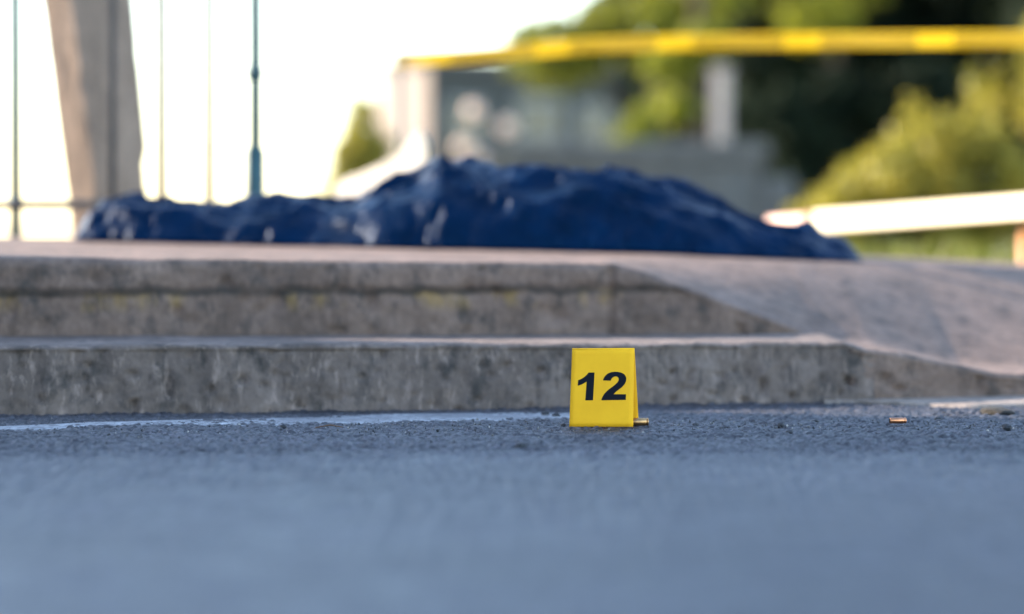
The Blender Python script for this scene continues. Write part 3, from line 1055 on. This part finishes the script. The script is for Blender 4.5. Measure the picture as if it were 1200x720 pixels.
# tall grass behind the pavement at the right
r = np.random.default_rng(44)
ng = 9000
gx_ = r.uniform(.55, 4.2, ng); gy_ = YB(gx_) + .12 + 4.5 * r.random(ng) ** 1.3
hh = r.uniform(.16, .36, ng); an_ = r.uniform(0, 6.28, ng); ln = r.uniform(.02, .14, ng); wd = r.uniform(.003, .006, ng)
base = np.stack([gx_, gy_, np.full(ng, -.06)], 1)
dv = np.stack([np.cos(an_), np.sin(an_), np.zeros(ng)], 1); pv = np.stack([-np.sin(an_), np.cos(an_), np.zeros(ng)], 1)
up = np.array([0, 0, 1.])
mid = base + dv * (ln * .35)[:, None] + up * (hh * .6)[:, None]; tip = base + dv * ln[:, None] + up * hh[:, None]
V = np.stack([base - pv * wd[:, None], base + pv * wd[:, None], mid + pv * wd[:, None] * .8, mid - pv * wd[:, None] * .8, tip + pv * wd[:, None] * .15, tip - pv * wd[:, None] * .15], 1).reshape(-1, 3)
i6 = np.arange(ng)[:, None] * 6
F = np.concatenate([i6 + np.array([[0, 1, 2, 3]]), i6 + np.array([[3, 2, 4, 5]])])
grass = link('grass', mesh_np('grass', V, F), leaf_mat('grass_blade', (.10, .13, .02), (.22, .22, .05), .4))
tag(grass, 'tall yellowish grass growing behind the pavement at the right', 'grass', kind='stuff')

# ------------------------------------------------------------------ parapet wall, gate post, invented stalks for the blur discs, house
YW = 25
w0, w1 = at(560, 166, YW), at(893, 168, YW)
pw = empty('parapet_wall', (w0.x, YW, -.06))
tag(pw, 'low grey concrete parapet wall with a coping behind the blue sheet', 'wall')
wl = w1.x - w0.x
box('wall', (0, 0, 0), (wl, .22, w0.z - .12), M_WALL, pw, .01)
box('coping', (-.05, -.06, w0.z - .117), (wl + .06, .28, w0.z + .06), M_WALL, pw, .03)
box('end_pier', (wl + .005, -.03, 0), (wl + .30, .25, w0.z - .25), M_WALL, pw, .05)
for i in range(5):
    x = .25 + i * (wl - .5) / 4
    box('panel_recess', (x - .02, -.012, .1), (x + .02, -.002, w0.z - .2), M_POST, pw)

M_GP = plain('pale_post', (.34, .30, .27), .8, var=.12, scale=9)
g0 = at(845, 172, YW + .6)
gp = empty('gate_post', (g0.x, g0.y, -.06))
tag(gp, 'pale square gate post rising behind the parapet in front of dark trees', 'gate post')
zt = at(845, 78, YW + .6).z
GR = Matrix.Rotation(R(-25), 4, 'Z')
box('shaft', (-.06, -.06, 0), (.06, .06, zt), M_GP, gp, .012, GR)
box('cap', (-.085, -.085, zt + .002), (.085, .085, zt + .05), M_GP, gp, .02, GR)

M_BOKEH = plain('bokeh_head', (.84, .66, .53), .9, var=.1)  # pale heads made up so that they blur into bright discs
M_STALK = plain('bokeh_stem', (.22, .19, .10), .9)
for (px, py, s, lab) in [(555, 131, .076, 'invented stalk for the topmost bright blur disc in front of the house'),
                         (594, 149, .074, 'invented stalk for the bright blur disc nearest the parapet end'),
                         (544, 173, .080, 'invented stalk for a low bright blur disc above the sheet top'),
                         (562, 187, .056, 'shortest invented stalk, for a dim blur disc behind the sheet')]:
    p = at(px, py, 24)
    e = empty('bokeh_stalk', (p.x, p.y, -.06))
    tag(e, lab, 'plant', 'invented stalks for bright blur discs')
    tube('stalk', [(0, 0, 0), (.02, 0, p.z * .5), (0, 0, p.z + .05)], [.006, .005, .003], M_STALK, e, 6)
    n = 220
    rr = np.random.default_rng(int(px))
    d = rr.normal(size=(n, 3)); d /= np.linalg.norm(d, axis=1)[:, None]
    pp = d * s * (.55 + .45 * rr.random((n, 1)))
    a_ = np.cross(d, rr.normal(size=(n, 3))); a_ /= np.linalg.norm(a_, axis=1)[:, None]; b_ = np.cross(d, a_)
    q = s * .22
    V = np.stack([pp - a_ * q - b_ * q, pp + a_ * q - b_ * q, pp + a_ * q + b_ * q, pp - a_ * q + b_ * q], 1).reshape(-1, 3) + np.array([0, 0, p.z + .06])
    link('bokeh_head', mesh_np('bokeh_head', V, np.arange(4 * n).reshape(n, 4)), M_BOKEH, e)

M_CREAM = plain('cream_lit_wall', (.24, .195, .165), .85, var=.06, scale=2)  # sunlit side of the house: its brightness put into the wall colour
M_GREYH = plain('grey_shaded_wall', (.048, .052, .046), .85, var=.1, scale=2)  # shaded front of the same house: shade put into the wall colour
M_BRICK = plain('brown_brick', (.34, .19, .13), .9, var=.25, scale=6)
M_TANK = plain('tank_plastic', (.78, .70, .62), .45, var=.05)
YH = 88
hc = at(503, 270, YH)
hs = empty('flat_roof_house', (hc.x, YH, -.06), R(30))
tag(hs, 'flat roofed house with a cream sunlit side and grey shaded front', 'house')
hz = at(503, 72, YH).z
# local: x along the shaded front, -y outwards from it; the sunlit side faces -x
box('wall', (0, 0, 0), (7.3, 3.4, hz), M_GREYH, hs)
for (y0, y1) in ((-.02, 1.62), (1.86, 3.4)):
    box('lit_side_facing', (-.10, y0, .02), (-.003, y1, hz - .05), M_CREAM, hs)
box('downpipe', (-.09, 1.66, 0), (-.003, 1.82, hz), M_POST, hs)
box('roof_slab', (-.25, -.25, hz + .003), (7.5, 3.6, hz + .22), M_WALL, hs)
for (x, z, ww, wh) in ((3.9, 3.25, 1.5, 1.2), (1.3, 3.2, 1.1, 1.1), (6.0, 3.1, 1.1, 1.2), (2.4, .9, 1.0, 1.9)):
    wf = box('window', (x - ww / 2 - .08, -.05, z - .08), (x + ww / 2 + .08, -.003, z + wh + .08), M_FRAME, hs)
    box('pane', (x - ww / 2, -.062, z), (x - .03, -.052, z + wh), M_GLASS, wf)
    box('pane', (x + .03, -.062, z), (x + ww / 2, -.052, z + wh), M_GLASS, wf)
ht = at(690, 76, YH)
tk = empty('water_tank', (ht.x, YH + 2.9, hz + .16))
tag(tk, 'pale round water tank on the flat roof of the house', 'water tank')
V, F = tube_data([(0, 0, 0), (0, 0, .12), (0, 0, .9), (0, 0, 1.05)], [.55, .6, .6, .45], 20)
me = bpy.data.meshes.new('tank_body'); me.from_pydata(V, [], F); link('tank_body', me, M_TANK, tk, smooth=True)
V, F = tube_data([(0, 0, 1.05), (0, 0, 1.12)], [.25, .22], 16)
me = bpy.data.meshes.new('lid'); me.from_pydata(V, [], F); link('lid', me, M_TANK, tk)
